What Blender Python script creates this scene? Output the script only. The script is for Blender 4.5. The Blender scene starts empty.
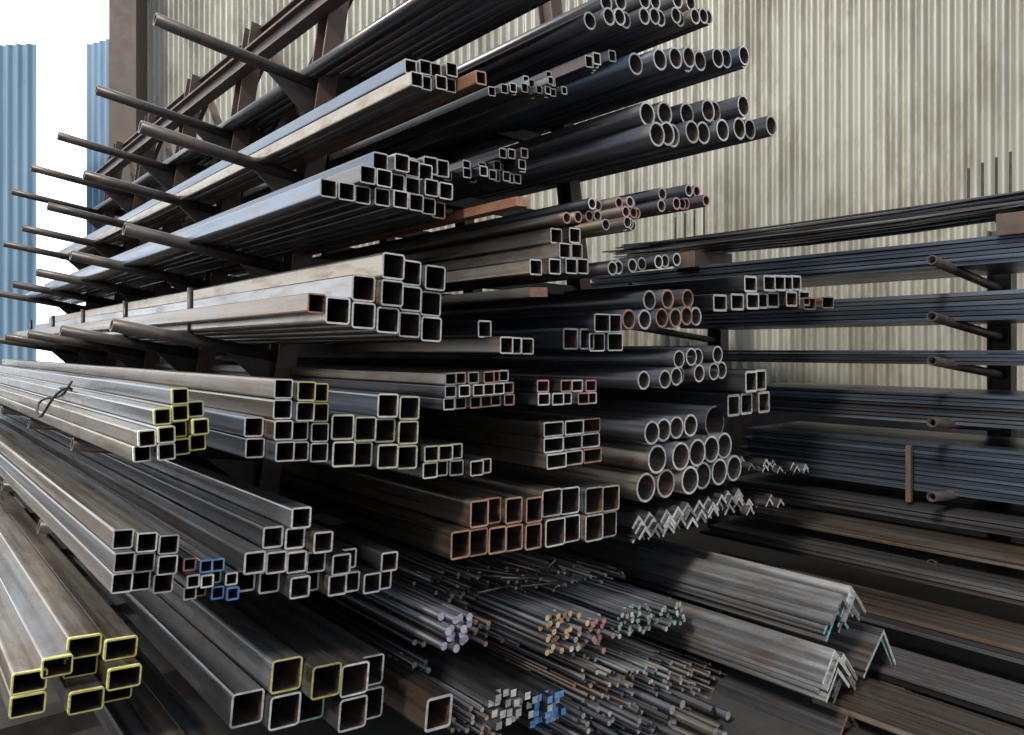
import bpy, math, random
from mathutils import Vector
random.seed(7)
R=random.random
def U(a,b): return a+(b-a)*random.random()
CZ=1.6
F=740.0; ST,CT=0.6494,0.7604
HOR=350.0
# ---------------------------------------------------------------- materials
def mat(name,dark,light,rust=(0.16,0.07,0.035),rust_amt=0.25,metal=0.8,rough=0.34,streak=(0.5,22,22),bump=0.0,tone_w=0.55):
    m=bpy.data.materials.new(name); m.use_nodes=True
    nt=m.node_tree; N=nt.nodes; L=nt.links
    b=N['Principled BSDF']
    tc=N.new('ShaderNodeTexCoord'); mp=N.new('ShaderNodeMapping'); mp.inputs['Scale'].default_value=streak
    L.new(tc.outputs['Object'],mp.inputs['Vector'])
    n1=N.new('ShaderNodeTexNoise'); n1.inputs['Scale'].default_value=1.6; n1.inputs['Detail'].default_value=6
    L.new(mp.outputs[0],n1.inputs['Vector'])
    n1r=N.new('ShaderNodeMapRange'); n1r.inputs['From Min'].default_value=.32; n1r.inputs['From Max'].default_value=.68
    L.new(n1.outputs['Fac'],n1r.inputs['Value'])
    at=N.new('ShaderNodeAttribute'); at.attribute_name='tone'
    mx=N.new('ShaderNodeMath'); mx.operation='MULTIPLY_ADD'; mx.inputs[1].default_value=tone_w
    L.new(at.outputs['Fac'],mx.inputs[0])
    s=N.new('ShaderNodeMath'); s.operation='MULTIPLY'; s.inputs[1].default_value=1.0-tone_w
    L.new(n1r.outputs[0],s.inputs[0]); L.new(s.outputs[0],mx.inputs[2])
    c=N.new('ShaderNodeMix'); c.data_type='RGBA'
    c.inputs[6].default_value=(*dark,1); c.inputs[7].default_value=(*light,1)
    L.new(mx.outputs[0],c.inputs[0])
    n2=N.new('ShaderNodeTexNoise'); n2.inputs['Scale'].default_value=3.0; n2.inputs['Detail'].default_value=9; n2.inputs['Roughness'].default_value=0.75
    mp2=N.new('ShaderNodeMapping'); mp2.inputs['Scale'].default_value=(streak[0]*2+0.5,5,5) if streak[0]<streak[1] else (min(3,streak[0]),min(3,streak[1]),streak[2])
    L.new(tc.outputs['Object'],mp2.inputs['Vector']); L.new(mp2.outputs[0],n2.inputs['Vector'])
    r=N.new('ShaderNodeMapRange'); r.inputs['From Min'].default_value=0.47; r.inputs['From Max'].default_value=0.62
    r.inputs['To Max'].default_value=min(1,rust_amt*2)
    L.new(n2.outputs['Fac'],r.inputs['Value'])
    c2=N.new('ShaderNodeMix'); c2.data_type='RGBA'; c2.inputs[7].default_value=(*rust,1)
    L.new(r.outputs[0],c2.inputs[0]); L.new(c.outputs[2],c2.inputs[6])
    L.new(c2.outputs[2],b.inputs['Base Color'])
    b.inputs['Metallic'].default_value=metal
    rr=N.new('ShaderNodeMapRange'); rr.inputs['To Min'].default_value=rough-0.1; rr.inputs['To Max'].default_value=rough+0.18
    L.new(n1r.outputs[0],rr.inputs['Value']); L.new(rr.outputs[0],b.inputs['Roughness'])
    if bump:
        bp=N.new('ShaderNodeBump'); bp.inputs['Strength'].default_value=bump; bp.inputs['Distance'].default_value=0.01
        L.new(n2.outputs['Fac'],bp.inputs['Height']); L.new(bp.outputs[0],b.inputs['Normal'])
    return m
M={}
BR=(0.18,0.105,0.06)
M['steel']=mat('mill_steel',(0.045,0.047,0.052),(0.38,0.385,0.40),rust=BR,rust_amt=.3,rough=.28)
M['dark']=mat('black_steel',(0.022,0.024,0.029),(0.18,0.187,0.205),rust=(.14,.08,.05),rust_amt=0.24,rough=0.29)
M['blue']=mat('blued_steel',(0.025,0.034,0.05),(0.19,0.23,0.29),rust=(.14,.10,.075),rust_amt=0.22,rough=0.3)
M['plate']=mat('reflection_blue_plate',(0.03,0.042,0.062),(0.16,0.20,0.255),rust=(.12,.10,.085),rust_amt=0.15,rough=0.34)  # blue look of reflections is put into the base colour
M['brown']=mat('tarnished_steel',(0.055,0.046,0.038),(0.36,0.315,0.26),rust=BR,rust_amt=0.4,rough=0.3)
M['rust']=mat('rusted_steel',(0.12,0.055,0.03),(0.32,0.16,0.10),rust_amt=0.5,metal=0.3,rough=0.6)
M['rack']=mat('rack_paint',(0.02,0.018,0.018),(0.07,0.062,0.058),rust=(0.12,0.07,0.045),rust_amt=0.3,metal=0.3,rough=0.4,streak=(4,4,4))
M['rackb']=mat('rack_oxide_paint',(0.05,0.037,0.032),(0.13,0.097,0.08),rust_amt=0.35,metal=0.15,rough=0.5,streak=(4,4,4))
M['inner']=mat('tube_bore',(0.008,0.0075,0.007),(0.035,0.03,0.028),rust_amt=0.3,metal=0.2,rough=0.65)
M['strap']=mat('black_strap',(0.006,0.006,0.006),(0.012,0.012,0.012),rust=(.01,.01,.01),rust_amt=0,metal=0,rough=0.6)
def endmat(n,c1,c2,metal=0.1,rough=0.5): 
    return mat('cut_'+n,c1,c2,rust_amt=0.2,metal=metal,rough=rough,streak=(30,30,30))
M['e']=endmat('bright',(0.45,0.44,0.41),(1.0,0.99,0.95))
M['eg']=endmat('grey',(0.17,0.165,0.16),(0.68,0.66,0.63))
M['er']=endmat('rust',(0.34,0.15,0.09),(0.78,0.45,0.32))
M['ey']=endmat('yellow',(0.42,0.39,0.08),(0.80,0.76,0.30),0,0.6)
M['eyw']=endmat('pale_yellow',(0.50,0.47,0.30),(0.92,0.90,0.68),0,0.6)
M['ep']=endmat('pink',(0.50,0.18,0.20),(0.88,0.50,0.48),0,0.6)
M['ev']=endmat('violet',(0.38,0.33,0.50),(0.76,0.69,0.83),0,0.6)
M['eb']=endmat('blue',(0.04,0.20,0.60),(0.22,0.52,0.92),0,0.6)
M['ec']=endmat('cyan',(0.10,0.55,0.65),(0.40,0.90,0.95),0,0.6)
M['eo']=endmat('orange',(0.70,0.36,0.12),(0.94,0.70,0.34),0,0.6)
M['egr']=endmat('green',(0.28,0.50,0.35),(0.65,0.85,0.66),0,0.6)
M['wood']=mat('timber',(0.10,0.075,0.05),(0.25,0.19,0.13),rust_amt=.2,metal=0,rough=.7,streak=(2,12,12))
MK=list(M.keys()); MI={k:i for i,k in enumerate(MK)}
# ---------------------------------------------------------------- mesh builder
class B:
    def __init__(s): s.v=[];s.f=[];s.m=[];s.s=[];s.t=[]
    def face(s,idx,m,sm=False,t=0.5): s.f.append(idx); s.m.append(MI[m]); s.s.append(sm); s.t.append(t)
    def obj(s,name,parent=None):
        me=bpy.data.meshes.new(name); me.from_pydata(s.v,[],s.f)
        used=sorted(set(s.m)); rm={u:i for i,u in enumerate(used)}
        for u in used: me.materials.append(M[MK[u]])
        me.polygons.foreach_set('material_index',[rm[i] for i in s.m])
        me.polygons.foreach_set('use_smooth',s.s)
        a=me.attributes.new('tone','FLOAT','FACE'); a.data.foreach_set('value',s.t)
        me.update()
        o=bpy.data.objects.new(name,me); bpy.context.scene.collection.objects.link(o)
        if parent: o.parent=parent
        return o
def frame(P,Q):
    d=(Q-P).normalized()
    up=Vector((0,0,1)) if abs(d.z)<0.95 else Vector((1,0,0))
    A=d.cross(up).normalized(); Bv=A.cross(d).normalized()
    return d,A,Bv
def sweep(b,outer,inner,P,Q,body,end,innerm='inner',smooth=False,tone=None,band=0.0,bandm=None,frm=None):
    """extrude a section from P (near end) to Q; inner loop makes it hollow"""
    P=Vector(P);Q=Vector(Q); t=R() if tone is None else tone
    if frm: d=(Q-P).normalized(); A,Bv=frm
    else: d,A,Bv=frame(P,Q)
    n=len(outer)
    st=[P]
    if band: st.append(P+d*band)
    st.append(Q)
    base=len(b.v)
    for c in st:
        for (x,y) in outer: b.v.append(tuple(c+A*x+Bv*y))
    for k in range(len(st)-1):
        mm=bandm if (band and k==0) else body
        for i in range(n):
            j=(i+1)%n
            b.face((base+k*n+i,base+k*n+j,base+(k+1)*n+j,base+(k+1)*n+i),mm,smooth,t)
    o0=base; o1=base+(len(st)-1)*n
    te=R()
    if inner:
        ib=len(b.v)
        for c in (P,Q):
            for (x,y) in inner: b.v.append(tuple(c+A*x+Bv*y))
        for i in range(n):
            j=(i+1)%n
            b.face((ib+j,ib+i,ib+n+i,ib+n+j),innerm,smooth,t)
            b.face((o0+j,o0+i,ib+i,ib+j),end,False,te)
            b.face((o1+i,o1+j,ib+n+j,ib+n+i),end,False,te)
    else:
        b.face(tuple(o0+i for i in range(n))[::-1],end,False,te)
        b.face(tuple(o1+i for i in range(n)),end,False,te)
def rrect(w,h,r,k=3):
    p=[]
    for (cx,cy,a0) in ((w/2-r,h/2-r,0),(-w/2+r,h/2-r,90),(-w/2+r,-h/2+r,180),(w/2-r,-h/2+r,270)):
        for i in range(k+1):
            a=math.radians(a0+90*i/k); p.append((cx+r*math.cos(a),cy+r*math.sin(a)))
    return p
def circ(r,n=20): return [(r*math.cos(2*math.pi*i/n),r*math.sin(2*math.pi*i/n)) for i in range(n)]
def rect(w,h): return [(w/2,h/2),(-w/2,h/2),(-w/2,-h/2),(w/2,-h/2)]
# estimated image pixel -> position across / above the rack in an assumed tube-end plane
def loc(u,v,E):
    t=(u-512)/F; s=E/(CT-ST*t)
    return s*(ST+CT*t), s*(HOR-v)/F+CZ
def bundle(name,kind,uL,vL,uR,vR,cols,rows,E=2.2,body='steel',end='e',wall=0.09,aspect=1.0,jit=0.025,band=0,L=6.6,wob=0.01,gap=0.97,loose=0.0,em=None,rot=.35):
    y0,z0=loc(uL,vL,E); y1,z1=loc(uR,vR,E)
    dy,dz=y1-y0,z1-z0; l=math.hypot(dy,dz); w=l/cols; dy/=l;dz/=l
    a_=math.atan2(dz,dy)*(rot if kind in('sq','bar') else 1)
    fy,fz=math.cos(a_),math.sin(a_); ny,nz=-fz,fy
    h=w*aspect
    if isinstance(rows,int): rows=[rows]*cols
    b=B()
    bodies=body if isinstance(body,(list,tuple)) else [body]
    ends=end if isinstance(end,(list,tuple)) else [end]
    for c in range(cols):
        for r in range(rows[c]):
            off=0; rh=h
            if kind in('round','rod') :
                rh=h*0.88; off=0.5*w*(r%2)
                if r%2 and c==cols-1: continue
            a=(c+.5)*w+off+U(-loose,loose)*w; q=h/2+r*rh+U(0,loose)*w
            y=y0+dy*a+ny*q; z=z0+dz*a+nz*q
            x=-E+U(-jit,jit)
            P=(x,y,z); Q=(x-L+U(-.1,.1),y+U(-wob,wob),z+U(-wob,wob)*0.6)
            fr=(Vector((0,fy,fz)),Vector((0,ny,nz)))
            bm=random.choice(bodies); e=random.choice(ends)
            if em and (c,r) in em: e=em[(c,r)]
            if kind=='sq':
                W=w*math.cos(math.atan2(dz,dy)-a_)*gap;H=h*gap;tk=wall*min(W,H)
                rr=0.13*min(W,H)
                sweep(b,rrect(W,H,rr),rrect(W-2*tk,H-2*tk,max(rr-tk,0.002)),P,Q,bm,e,frm=fr,band=band,bandm=e)
            elif kind=='round':
                rad=w*gap/2
                sweep(b,circ(rad),circ(rad*(1-2*wall)),P,Q,bm,e,smooth=True,frm=fr)
            elif kind=='rod':
                sweep(b,circ(w*gap/2,9),None,P,Q,bm,e,smooth=True,frm=fr)
            elif kind=='bar':
                sweep(b,rect(w*gap,h*gap),None,P,Q,bm,e,frm=fr)
    return b.obj(name)
S='square_tube_bundle';RP='round_pipe_bundle';RB='round_bar_bundle';RT='rectangular_tube_bundle'
# ---- top tiers
bundle(RP,'round',470,-22,585,-14,8,1,body='dark',jit=.1)
bundle(RP,'round',590,29,716,26,12,[1,2,2,1,2,2,1,2,1,2,1,1],body=['dark','dark','brown'],loose=.08,wall=.11)
bundle(RP,'round',636,74,757,66,10,1,body=['dark','blue','dark'],wall=.09,jit=.05)
bundle(RP,'round',643,150,775,138,10,[2,2,1,2,2,2,2,1,1,1],body='dark',wall=.09,jit=.06,loose=.08)
bundle(S,'sq',408,88,457,93,4,2,body=['steel','blue','brown'],jit=.02)
bundle(S,'sq',474,86,485,86,1,1,E=2.1,body='rust',end='er',wall=.12)
bundle(S,'sq',462,92,472,92,1,1,E=2.25,body='steel',end='eg',wall=.12)
bundle(S,'sq',492,95,527,93,5,1,E=2.2,body='dark')
bundle(S,'sq',528,97,563,96,6,[2,3,2,3,2,1],body='dark',end=['e','eg'],wall=.12,jit=.06)
bundle(S,'sq',566,78,612,66,6,1,body='dark',end=['e','eg'],wall=.12,jit=.2,loose=.2)
bundle(S,'sq',323,195,450,219,8,[1,1,2,3,3,3,3,2],body=['blue','blue','dark','steel'],jit=.03,em={(7,0):'er'},wall=.08)
bundle(S,'sq',404,174,450,178,3,1,E=2.3,body='dark')
bundle(S,'sq',452,178,526,183,9,[1,1,2,1,2,3,3,3,2],E=2.3,body='dark',end=['e','eg'],wall=.12,jit=.08)
bundle('flat_bar','bar',516,207,530,206,1,1,E=1.9,body='rust',end='er',L=5,aspect=.5)
bundle(RP,'round',575,222,640,219,8,[1,2,2,2,2,2,2,1],body=['brown','dark'],end=['ep','er','e'],wall=.14,jit=.08)
bundle(RP,'round',642,215,704,208,8,[1,2,1,2,1,2,2,1],body='dark',end=['ep','e'],wall=.13,jit=.1)
bundle(RP,'round',605,230,643,230,5,1,E=2.1,body='brown',jit=.1)
bundle(S,'sq',533,275,582,275,4,[1,1,3,3],body=['brown','dark'],jit=.05,wall=.09,aspect=.95)
bundle(S,'sq',540,247,572,245,3,1,E=2.35,body='dark',wall=.12)
bundle(RP,'round',603,277,685,265,9,1,body='dark',jit=.04,wall=.12)
bundle('flat_bar','bar',530,298,548,296,1,1,E=2.15,body='brown',end='er',aspect=.4)
# ---- middle tiers
bundle(S,'sq',327,322,443,344,5,[1,2,3,3,3],body=['brown','brown','steel'],wall=.07,jit=.02,rot=.3)
bundle(S,'sq',307,312,326,315,1,1,E=2.23,body='brown',end='er',wall=.08)
bundle(S,'sq',476,338,490,338,1,1,E=2.3,body='blue')
bundle(S,'sq',446,353,497,354,4,1,E=2.6,body='brown',end='eg')
bundle(S,'sq',498,354,538,355,3,1,body='brown')
bundle(S,'sq',560,350,591,350,2,1,E=2.25,body='blue',end='eg')
bundle(S,'sq',593,352,625,351,2,2,body='blue',wall=.07,aspect=.8)
bundle(RP,'round',625,332,702,326,6,[1,2,2,1,2,1],body='dark',end=['e','er'],loose=.1,wall=.1)
bundle(RT,'sq',718,312,806,306,7,[1,1,2,2,2,2,2],aspect=.72,body='dark',wall=.13,jit=.03)
bundle(S,'sq',812,310,836,308,2,1,E=2.1,body='brown',end='er',jit=.06,aspect=.5)
bundle(RT,'sq',445,411,513,405,6,[3,3,3,3,3,3],aspect=.85,body=['dark','brown'],end=['e','e','er','eg'],wall=.11)
bundle(RT,'sq',538,406,598,404,5,[2,1,2,2,2],aspect=.75,body='dark',end=['e','ep'],wall=.12)
bundle(RP,'round',643,392,723,379,7,[1,1,2,2,2,2,1],body='dark',loose=.1,wall=.09,jit=.05)
bundle(S,'sq',730,418,767,412,3,[1,2,2],body='dark',jit=.02,aspect=1.0,wall=.11)
bundle(RP,'round',640,446,700,436,4,1,body='dark',wall=.09)
bundle(RP,'round',702,440,722,438,1,1,E=2.3,body='dark',end='eg',wall=.05)
bundle(RP,'round',640,506,744,480,6,2,body=['dark','dark','brown'],wall=.08)
bundle(S,'sq',137,466,208,449,4,[2,3,4,3],body=['brown','steel'],end=['ey','ey','eyw'],band=.01,wall=.09,jit=.04,rot=.2,em={(0,0):'e',(0,1):'e',(1,0):'e'})
bundle(S,'sq',248,459,325,462,4,[2,4,4,4],body=['steel','blue','brown'],end=['e'],wall=.075,jit=.05,em={(2,3):'ey',(3,3):'ey',(3,2):'ey',(2,2):'eyw'})
bundle(S,'sq',328,466,417,470,4,[2,2,3,3],body=['blue','dark'],end=['eyw'],wall=.075,em={(2,2):'e'})
bundle(RT,'sq',421,479,494,474,5,[2,2,2,1,1],aspect=.9,body='dark',end=['eyw','e'],wall=.1)
bundle(RT,'sq',545,470,604,462,3,3,aspect=.55,body='brown',end=['e','e','er'],wall=.1)
bundle(S,'sq',446,559,539,548,5,[1,2,2,2,2],E=2.2,body=['brown','dark','brown'],end=['er'],wall=.08,aspect=1.15)
bundle(S,'sq',541,547,618,537,4,2,body=['dark','brown'],end=['eg','e','eyw'],wall=.06,aspect=1.0)
# ---- lower tiers
bundle(S,'sq',109,592,173,594,3,3,body=['brown','steel'],end=['eg','e'],wall=.08,jit=.03)
bundle(S,'sq',182,600,236,598,4,[3,3,3,2],E=2.22,body=['dark','steel'],end=['e','er','eb','egr'],wall=.13,jit=.04,em={(0,0):'e',(1,2):'eb',(2,2):'eb'})
bundle(S,'sq',238,596,396,592,8,[2,3,4,3,2,2,1,2],body=['dark','steel','brown'],wall=.095,jit=.05)
bundle(RT,'sq',8,717,45,714,1,2,aspect=.68,body='brown',end='ey',band=.01,wall=.08)
bundle(RT,'sq',64,708,134,703,2,[3,3],aspect=.68,body=['brown','steel'],end=['ey'],band=.012,wall=.08,jit=.06)
bundle(RT,'sq',40,677,72,674,1,1,E=2.2,aspect=.7,body='steel',end='ey',band=.014,wall=.08)
bundle(S,'sq',234,733,386,722,5,[1,2,2,2,2],body=['steel','dark','dark'],end=['e'],wall=.065,jit=.05,em={(1,1):'ey',(2,1):'ey',(2,0):'egr'})
bundle(S,'sq',427,733,454,732,1,1,E=2.05,body='brown',end='e',wall=.09,L=7)
bundle(RT,'sq',145,800,240,790,3,1,E=1.95,aspect=.8,body=['brown','dark'],end='eg',wall=.08)
# ---- bars
bundle(RB,'rod',437,652,474,646,5,4,E=2.1,body='dark',end=['ev'],loose=.15,jit=.04,wob=.03,gap=.9)
bundle(RB,'rod',390,692,520,694,24,5,E=2.45,body=['dark','dark','brown'],end=['eg'],loose=.4,jit=.12,wob=.03,gap=.8)
bundle(RB,'rod',400,640,536,640,26,4,E=2.45,body=['dark','steel','brown'],end=['eg','er'],loose=.4,jit=.12,wob=.03,gap=.8)
bundle(RB,'rod',538,655,578,649,8,6,E=2.1,body='dark',end=['eo','eo','eyw','er'],loose=.2,jit=.05,wob=.04,gap=.88)
bundle(RB,'rod',582,653,606,649,5,5,E=2.1,body='dark',end=['ep'],loose=.2,jit=.05,wob=.04,gap=.88)
bundle(RB,'rod',612,640,680,626,18,5,E=2.1,body='dark',end=['e','egr','eg'],loose=.3,jit=.06,wob=.04,gap=.85)
bundle(RB,'rod',560,708,702,700,42,9,E=2.15,body=['dark','steel','brown'],end=['eg','er','eg','e','dark'],loose=.5,jit=.16,wob=.04,gap=.8)
bundle(RB,'rod',420,604,618,588,52,5,E=2.6,body=['dark','steel','brown'],end=['eg','dark'],loose=.5,jit=.15,wob=.04,gap=.8)
bundle('square_bar_bundle','bar',492,729,524,722,5,4,E=2.0,body='dark',end=['e','eg'],loose=.06,jit=.03,gap=.85)
bundle('square_bar_bundle','bar',530,729,564,722,6,4,E=2.0,body='dark',end=['eb','eb','eb','e'],loose=.06,jit=.03,gap=.85)
bundle(RB,'rod',458,740,492,733,7,6,E=2.1,body='dark',end=['eg','er'],loose=.3,jit=.08,gap=.8)
bundle(RB,'rod',566,752,650,742,18,6,E=2.0,body='dark',end=['eg','dark'],loose=.3,jit=.15,gap=.8)
bundle(RB,'rod',640,752,820,748,34,5,E=1.95,body=['dark','brown'],end=['eg','dark'],loose=.4,jit=.25,gap=.8)
# ---------------------------------------------------------------- angle iron
def lprof(w,t):   # inverted V
    c=math.sqrt(.5)
    pts=[(0,0),(w,0),(w,t),(t,t),(t,w),(0,w)]
    return [((x-y)*c,-(x+y)*c) for x,y in pts][::-1]
def angles(name,uL,vL,uR,vR,n,w,E,rows=1,body='dark',end='e',L=6,t=.12,jit=.05,tilt=0,em=None):
    y0,z0=loc(uL,vL,E);y1,z1=loc(uR,vR,E); b=B()
    for r in range(rows):
        for i in range(n):
            k=i/max(n-1,1)
            y=y0+(y1-y0)*k; z=z0+(z1-z0)*k+r*w*t*1.55
            x=-E+U(-jit,jit); a=math.radians(tilt+U(-3,3)); ca,sa=math.cos(a),math.sin(a)
            e=end if isinstance(end,str) else random.choice(end)
            if em and (i,r) in em: e=em[(i,r)]
            sweep(b,lprof(w,w*t),None,(x,y,z),(x-L,y+U(-.01,.01),z),body,e,frm=(Vector((0,ca,sa)),Vector((0,-sa,ca))))
    return b.obj(name)
AN='angle_iron_bundle'
angles(AN,642,530,738,500,10,.07,2.2,rows=4,end=['e','e','eg'],t=.2,jit=.03)
angles(AN,745,505,778,498,4,.058,2.2,rows=2,end=['e','er'],t=.2)
angles(AN,748,462,800,468,6,.05,2.25,rows=3,end=['e','eg'],t=.2)
angles(AN,840,610,852,602,2,.15,1.5,rows=4,end=['e','e','eg'],t=.1,jit=.02,em={(0,0):'ec',(0,1):'ec'},body='steel')
angles(AN,874,632,874,632,1,.23,1.5,rows=2,end=['ec'],t=.07,L=5,tilt=-8,em={(0,1):'e'},body='steel')
angles(AN,834,666,846,670,2,.15,1.45,rows=4,end=['e','eg'],t=.1,jit=.02,body='steel')
angles(AN,900,686,914,692,2,.21,1.42,rows=2,end=['e','eg'],t=.07,tilt=-8,body='steel')
angles(AN,852,722,872,728,2,.14,1.42,rows=3,end=['eg','er'],t=.1)
angles(AN,780,640,790,640,1,.18,2.1,rows=2,end=['eg'],t=.07)
angles(AN,720,600,745,605,2,.15,2.2,rows=2,end=['eg'],t=.07)
# tangled tie wire and offcuts lying on the round bars
b=B()
y0,z0=loc(545,578,2.35)
for i in range(9):
    x=-2.4+U(-.1,.1); yy=y0+U(-.12,.12); zz=z0+U(-.02,.03)
    P=Vector((x,yy,zz)); Q=P+Vector((U(-.15,.15),U(-.22,.22),U(-.03,.06)))
    sweep(b,circ(.007,6),None,P,Q,'brown','eg',smooth=True)
b.obj('tie_wire_offcuts')
# loose black wire loop on the outer bundle
b=B()
pts=[]
for i in range(41):
    a=2*math.pi*i/40*1.35
    pts.append(Vector((-3.45+.20*math.cos(a)+.02*math.sin(3*a),.53+.05*math.sin(a),1.405+.055*math.sin(a+.5)+.02*math.sin(2.3*a))))
for i in range(len(pts)-1): sweep(b,circ(.005,6),None,pts[i],pts[i+1],'strap','strap')
b.obj('wire_loop')
# ---------------------------------------------------------------- A-frame cantilever rack
rack=bpy.data.objects.new('cantilever_rack',None); bpy.context.scene.collection.objects.link(rack)
def ibeam(w,h,t): return [(w/2,h/2),(-w/2,h/2),(-w/2,h/2-t),(-t/2,h/2-t),(-t/2,-h/2+t),(-w/2,-h/2+t),(-w/2,-h/2),(w/2,-h/2),(w/2,-h/2+t),(t/2,-h/2+t),(t/2,h/2-t),(w/2,h/2-t)]
def bm_(b,P,Q,w,h,m,e=None): sweep(b,rect(w,h),None,P,Q,m,e or m)
LV=[(1.53,.947,1.43),(1.03,.885,.93),(.566,.82,.46),(.14,.77,.02),(-.37,.62,-.47),(-.70,.50,-.86),(-1.0,.36,-1.25)]
legY=lambda Z:1.555+.153*Z
cols=[-3.6-1.2*k for k in range(5)]
for k,X in enumerate(cols):
    b=B()
    top=2.5 if k==0 else 2.12
    sweep(b,ibeam(.10,.13,.012),None,(X,legY(-1.6),0),(X,legY(top),CZ+top),'rackb','rackb')
    sweep(b,ibeam(.10,.13,.012),None,(X,3.75+.15*1.6,0),(X,3.75-.15*top,CZ+top),'rackb','rackb')
    bm_(b,(X,.3,.05),(X,4.6,.05),.12,.1,'rack')
    for z in (1.43,.93,.46,.02,-.47,-.86,-1.25):
        bm_(b,(X+.0,legY(z),CZ+z-.02),(X,3.9,CZ+z-.06),.05,.07,'rack')
    b.obj('frame_%d'%(k+1),rack)
    b=B()
    for (zt,yt,zr) in LV:
        P=Vector((X,yt,CZ+zt-.03)); Q=Vector((X,legY(zr),CZ+zr-.06))
        sweep(b,circ(.03,16),circ(.022,16),P,Q,'rack','rack',smooth=True)
        g0=Q; g1=P.lerp(Q,.62); g2=Vector((X,legY(zr-.2),CZ+zr-.26))
        base=len(b.v)
        for dx in (-.008,.008):
            for g in (g0,g1,g2): b.v.append((g.x+dx,g.y,g.z-.02))
        b.face((base,base+1,base+2),'rack');b.face((base+5,base+4,base+3),'rack')
        for i in range(3):
            j=(i+1)%3; b.face((base+j,base+i,base+3+i,base+3+j),'rack')
    for (zt,yt,zr),fr in ((LV[3],.42),(LV[4],.1)):
        P=Vector((X,yt,CZ+zt)).lerp(Vector((X,legY(zr),CZ+zr)),fr)
        sweep(b,circ(.014,10),None,P-Vector((0,0,.03)),P+Vector((0,0,.2)),'rack','rack',smooth=True)
    b.obj('arms_%d'%(k+1),rack)
b=B()
for (Y,Z,w) in ((1.62,1.80,.08),(1.80,2.05,.08),(1.95,1.55,.07)):
    sweep(b,ibeam(w,w*1.3,.012),None,(-3.2,Y+.12,CZ+Z),(-9.0,Y+.12,CZ+Z),'rackb','rackb')
for k in range(4):
    X=cols[k];X2=cols[k+1]
    bm_(b,(X,legY(1.0)+.09,CZ+1.0),(X2,legY(2.05)+.09,CZ+2.05),.04,.05,'rackb')
    bm_(b,(X,legY(2.05)+.12,CZ+2.05),(X2,legY(1.0)+.12,CZ+1.0),.04,.05,'rackb')
b.obj('bracing',rack)
# ---------------------------------------------------------------- plate rack at right
rack2=bpy.data.objects.new('flat_bar_rack',None); bpy.context.scene.collection.objects.link(rack2)
def stack(name,x0,x1,Y,Z0,Z1,n,depth,body,end='eg',jx=.06,jy=.012):
    b=B(); h=(Z1-Z0)/n
    for i in range(n):
        z=CZ+Z0+h*(i+.5); y=Y+U(0,jy)
        bb=random.choice(body) if isinstance(body,(list,tuple)) else body
        sweep(b,rect(depth,h*.8),None,(x1+U(-jx,jx),y+depth/2,z),(x0+U(-jx,jx),y+depth/2,z+U(-.003,.003)),bb,end if isinstance(end,str) else random.choice(end))
    return b.obj(name)
FB='flat_bar_stack'
RY=4.8
stack(FB,-4.6,1.6,RY,.49,.65,6,.75,['plate'],jy=.03)
stack(FB,-3.6,1.8,RY,.17,.34,6,.75,['plate','dark'],jy=.03)
stack(FB,-3.3,1.8,RY,-.09,.0,4,.75,['dark','plate'])
stack(FB,-3.1,1.8,RY,-.44,-.26,8,.75,['plate','dark'])
stack(FB,-3.0,1.8,RY,-.86,-.56,12,.75,['plate'])
stack(FB,-3.1,1.9,RY-.1,-1.02,-.94,3,.75,['dark','steel'])
stack(FB,-3.0,1.9,RY-.35,-1.13,-1.08,2,.4,['brown'],end='er')
stack(FB,-3.0,1.9,RY-.5,-1.27,-1.2,3,.6,['dark','steel'])
stack(FB,-2.8,1.9,RY-.9,-1.42,-1.34,3,.35,['dark','brown'])
stack(FB,-2.6,1.9,RY-1.3,-1.52,-1.46,2,.3,['dark','steel'])
stack(FB,-1.6,1.9,RY-1.75,-1.52,-1.46,2,.3,['dark','brown'])
b=B()
for i in range(3):
    bm_(b,(-.7+.75*i,2.95,.04),(-.7+.75*i,4.4,.04),.1,.08,'wood')
b.obj('timber_bearers')
# loose thin bars on top
b=B()
for i in range(60):
    y=RY+U(0,.5); z=CZ+.80+U(0,.09); x0=-4.2+U(-.3,.3); x1=1.7
    pts=[]
    for k in range(9):
        f=k/8; pts.append(Vector((x0+(x1-x0)*f,y+.02*math.sin(5*f+i),z-.05*math.sin(math.pi*f*1.7)*(0.5+.5*math.sin(i))+.02)))
    for k in range(8):
        sweep(b,rect(.035,.009),None,pts[k+1],pts[k],('dark','steel','plate')[i%3],'eg',tone=(i*37%10)/10)
b.obj('flat_bar_stack')
for k,X in enumerate((-3.85,-1.64,.6)):
    b=B()
    sweep(b,ibeam(.12,.14,.014),None,(X,5.72,0),(X,5.72,CZ+.8),'rack','rack')
    for z in (.42,.10,-.15,-.5,-.92,-1.3):
        sweep(b,circ(.028,16),circ(.021,16),(X,RY-.28,CZ+z+.09),(X,5.72,CZ+z-.02),'rack','rack',smooth=True)
    bm_(b,(X+.35,RY-.05,CZ+.70),(X+.35,RY+.45,CZ+.72),.2,.12,'rackb')
    for i in range(4):
        sweep(b,circ(.008,8),None,(X+.06*i,RY+.3+.05*i,CZ+.78),(X+.06*i,RY+.3+.05*i,CZ+1.12+.03*i),'rack','rack')
    b.obj('upright_%d'%(k+1),rack2)
b=B(); sweep(b,rect(.03,.03),None,(-1.85,RY-.05,CZ-.58),(-1.85,RY-.05,CZ-.92),'rackb','rackb'); b.obj('post',rack2)
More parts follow.
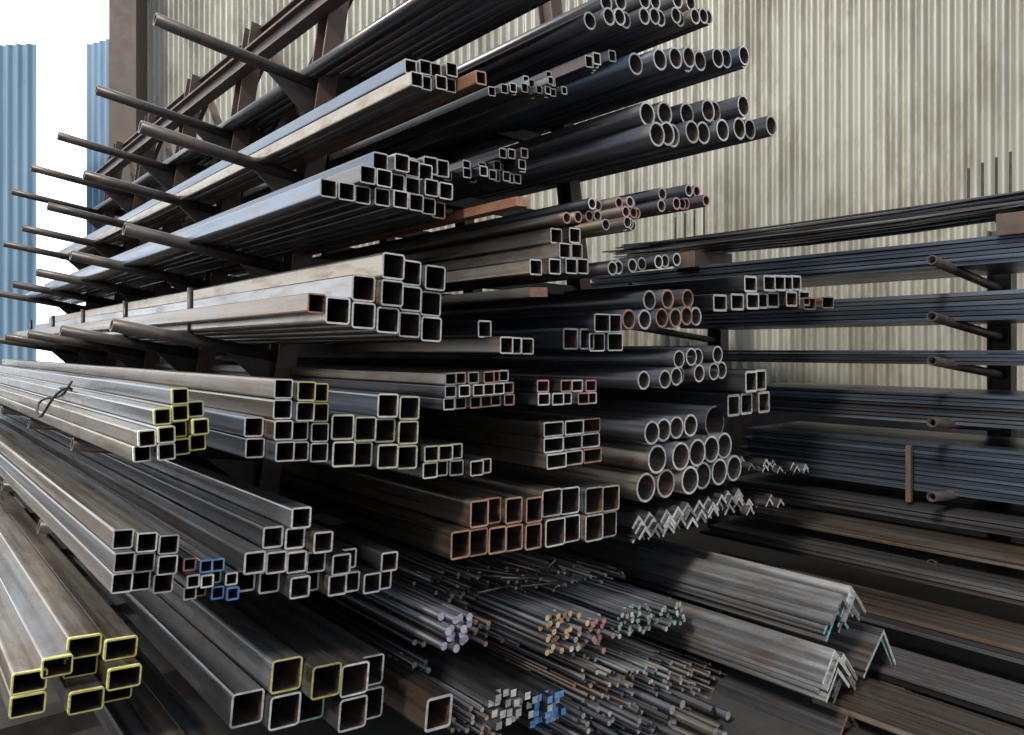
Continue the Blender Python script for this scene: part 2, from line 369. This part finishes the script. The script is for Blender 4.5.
# ---------------------------------------------------------------- corrugated wall
def cam2w(rt,fw): return (rt*ST-fw*CT, rt*CT+fw*ST)
def corr_wall(name,A,Bp,z0,z1,pitch,amp,material):
    A=Vector((A[0],A[1],0));Bp=Vector((Bp[0],Bp[1],0)); d=(Bp-A); L=d.length; d.normalize(); n=Vector((d.y,-d.x,0))
    per=8; N=int(L/pitch*per); v=[];f=[];tn=[]
    for i in range(N+1):
        s=i*pitch/per; o=amp*math.sin(2*math.pi*i/per)
        if int(s/0.81)%2: o+=.006
        p=A+d*s+n*o
        v.append((p.x,p.y,z0)); v.append((p.x,p.y,z1))
    random.seed(11); pt=[R() for _ in range(200)]
    for i in range(N):
        f.append((2*i,2*i+2,2*i+3,2*i+1)); tn.append(pt[int(i*pitch/per/0.81)%200])
    me=bpy.data.meshes.new(name); me.from_pydata(v,[],f); me.materials.append(material)
    me.polygons.foreach_set('use_smooth',[True]*len(f))
    a=me.attributes.new('tone','FLOAT','FACE'); a.data.foreach_set('value',tn)
    o=bpy.data.objects.new(name,me); bpy.context.scene.collection.objects.link(o); return o
mw=mat('corrugated_wall_sheet',(0.30,0.29,0.25),(0.56,0.545,0.475),rust=(0.23,0.21,0.165),rust_amt=.38,metal=.3,rough=.42,streak=(.9,.9,.3),tone_w=.5)
mb=mat('blue_sheet',(0.12,0.21,0.32),(0.22,0.34,0.46),rust=(.2,.27,.35),rust_amt=.2,metal=.1,rough=.5,streak=(3,3,.3),tone_w=.3)
A=cam2w(-5.3,10.65); Bp=cam2w(7.6,4.65)
corr_wall('wall_back',A,Bp,0,8.5,.1,.03,mw)
def wbox(name,material,pts,z0,z1,th):
    (x0,y0),(x1,y1)=pts; d=Vector((x1-x0,y1-y0,0)).normalized(); n=Vector((d.y,-d.x,0))*th
    v=[(x0,y0,z0),(x1,y1,z0),(x1+n.x,y1+n.y,z0),(x0+n.x,y0+n.y,z0)]
    v+= [(a,b_,z1) for a,b_,_ in v]
    me=bpy.data.meshes.new(name); me.from_pydata(v,[],[(0,1,2,3),(7,6,5,4),(0,4,5,1),(1,5,6,2),(2,6,7,3),(3,7,4,0)]); me.materials.append(material)
    o=bpy.data.objects.new(name,me); bpy.context.scene.collection.objects.link(o); return o
mc=mat('dark_wall_foot',(0.03,0.03,0.032),(0.07,0.07,0.07),rust_amt=.2,metal=0,rough=.8,streak=(3,3,3))
wbox('dark_strip_1',mc,(A,Bp),0,CZ-.4,.05)  # dark strip along the foot of the back wall
mpost=mat('post_paint',(0.085,0.066,0.058),(0.15,0.12,0.105),rust_amt=.2,metal=.05,rough=.6,streak=(4,4,4))
wbox('corner_post',mpost,(cam2w(-5.5,10.4),cam2w(-5.13,10.4)),0,8.5,.3)
corr_wall('blue_shed',cam2w(-14,14.5),cam2w(-8.95,14.0),0,7.4,.2,.03,mb)
corr_wall('blue_shed',cam2w(-9.2,16.0),cam2w(-7.9,15.4),0,8.2,.2,.03,mb)
# ground
mg=mat('concrete_floor',(0.025,0.024,0.023),(0.065,0.062,0.059),rust=(.06,.045,.035),rust_amt=.4,metal=0,rough=.85,streak=(2,2,2),bump=.3)
me=bpy.data.meshes.new('floor'); me.from_pydata([(-40,-20,0),(20,-20,0),(20,30,0),(-40,30,0)],[],[(0,1,2,3)]); me.materials.append(mg)
bpy.context.scene.collection.objects.link(bpy.data.objects.new('floor',me))
# ---------------------------------------------------------------- light
w=bpy.data.worlds.new('sky'); bpy.context.scene.world=w; w.use_nodes=True
nt=w.node_tree; bg=nt.nodes['Background']
tc=nt.nodes.new('ShaderNodeTexCoord')
dp=nt.nodes.new('ShaderNodeVectorMath'); dp.operation='DOT_PRODUCT'
nt.links.new(tc.outputs['Generated'],dp.inputs[0]); dp.inputs[1].default_value=Vector((-.85,-.25,.45)).normalized()
cr=nt.nodes.new('ShaderNodeValToRGB'); nt.links.new(dp.outputs['Value'],cr.inputs[0])
cr.color_ramp.elements[0].position=0; cr.color_ramp.elements[0].color=(.22,.245,.275,1)
cr.color_ramp.elements[1].position=.85; cr.color_ramp.elements[1].color=(.90,.955,1,1)
e=cr.color_ramp.elements.new(.5); e.color=(.40,.445,.495,1)
nt.links.new(cr.outputs[0],bg.inputs[0]); bg.inputs[1].default_value=2.8
sd=bpy.data.lights.new('sun','SUN'); sd.energy=3.6; sd.angle=.15; sd.color=(1,.94,.84)
so=bpy.data.objects.new('sun',sd); bpy.context.scene.collection.objects.link(so)
so.rotation_euler=Vector((-.16,.78,-.68)).to_track_quat('-Z','Y').to_euler()
# ---------------------------------------------------------------- camera
cd=bpy.data.cameras.new('camera'); cam=bpy.data.objects.new('camera',cd); bpy.context.scene.collection.objects.link(cam)
cam.location=(0,0,CZ); cam.rotation_euler=(math.pi/2,0,math.asin(CT))
cd.sensor_width=36; cd.lens=F/1024*36; cd.shift_y=-(367.5-HOR)/1024; cd.clip_start=.02
bpy.context.scene.camera=cam
vs=bpy.context.scene.view_settings
vs.view_transform='Standard'
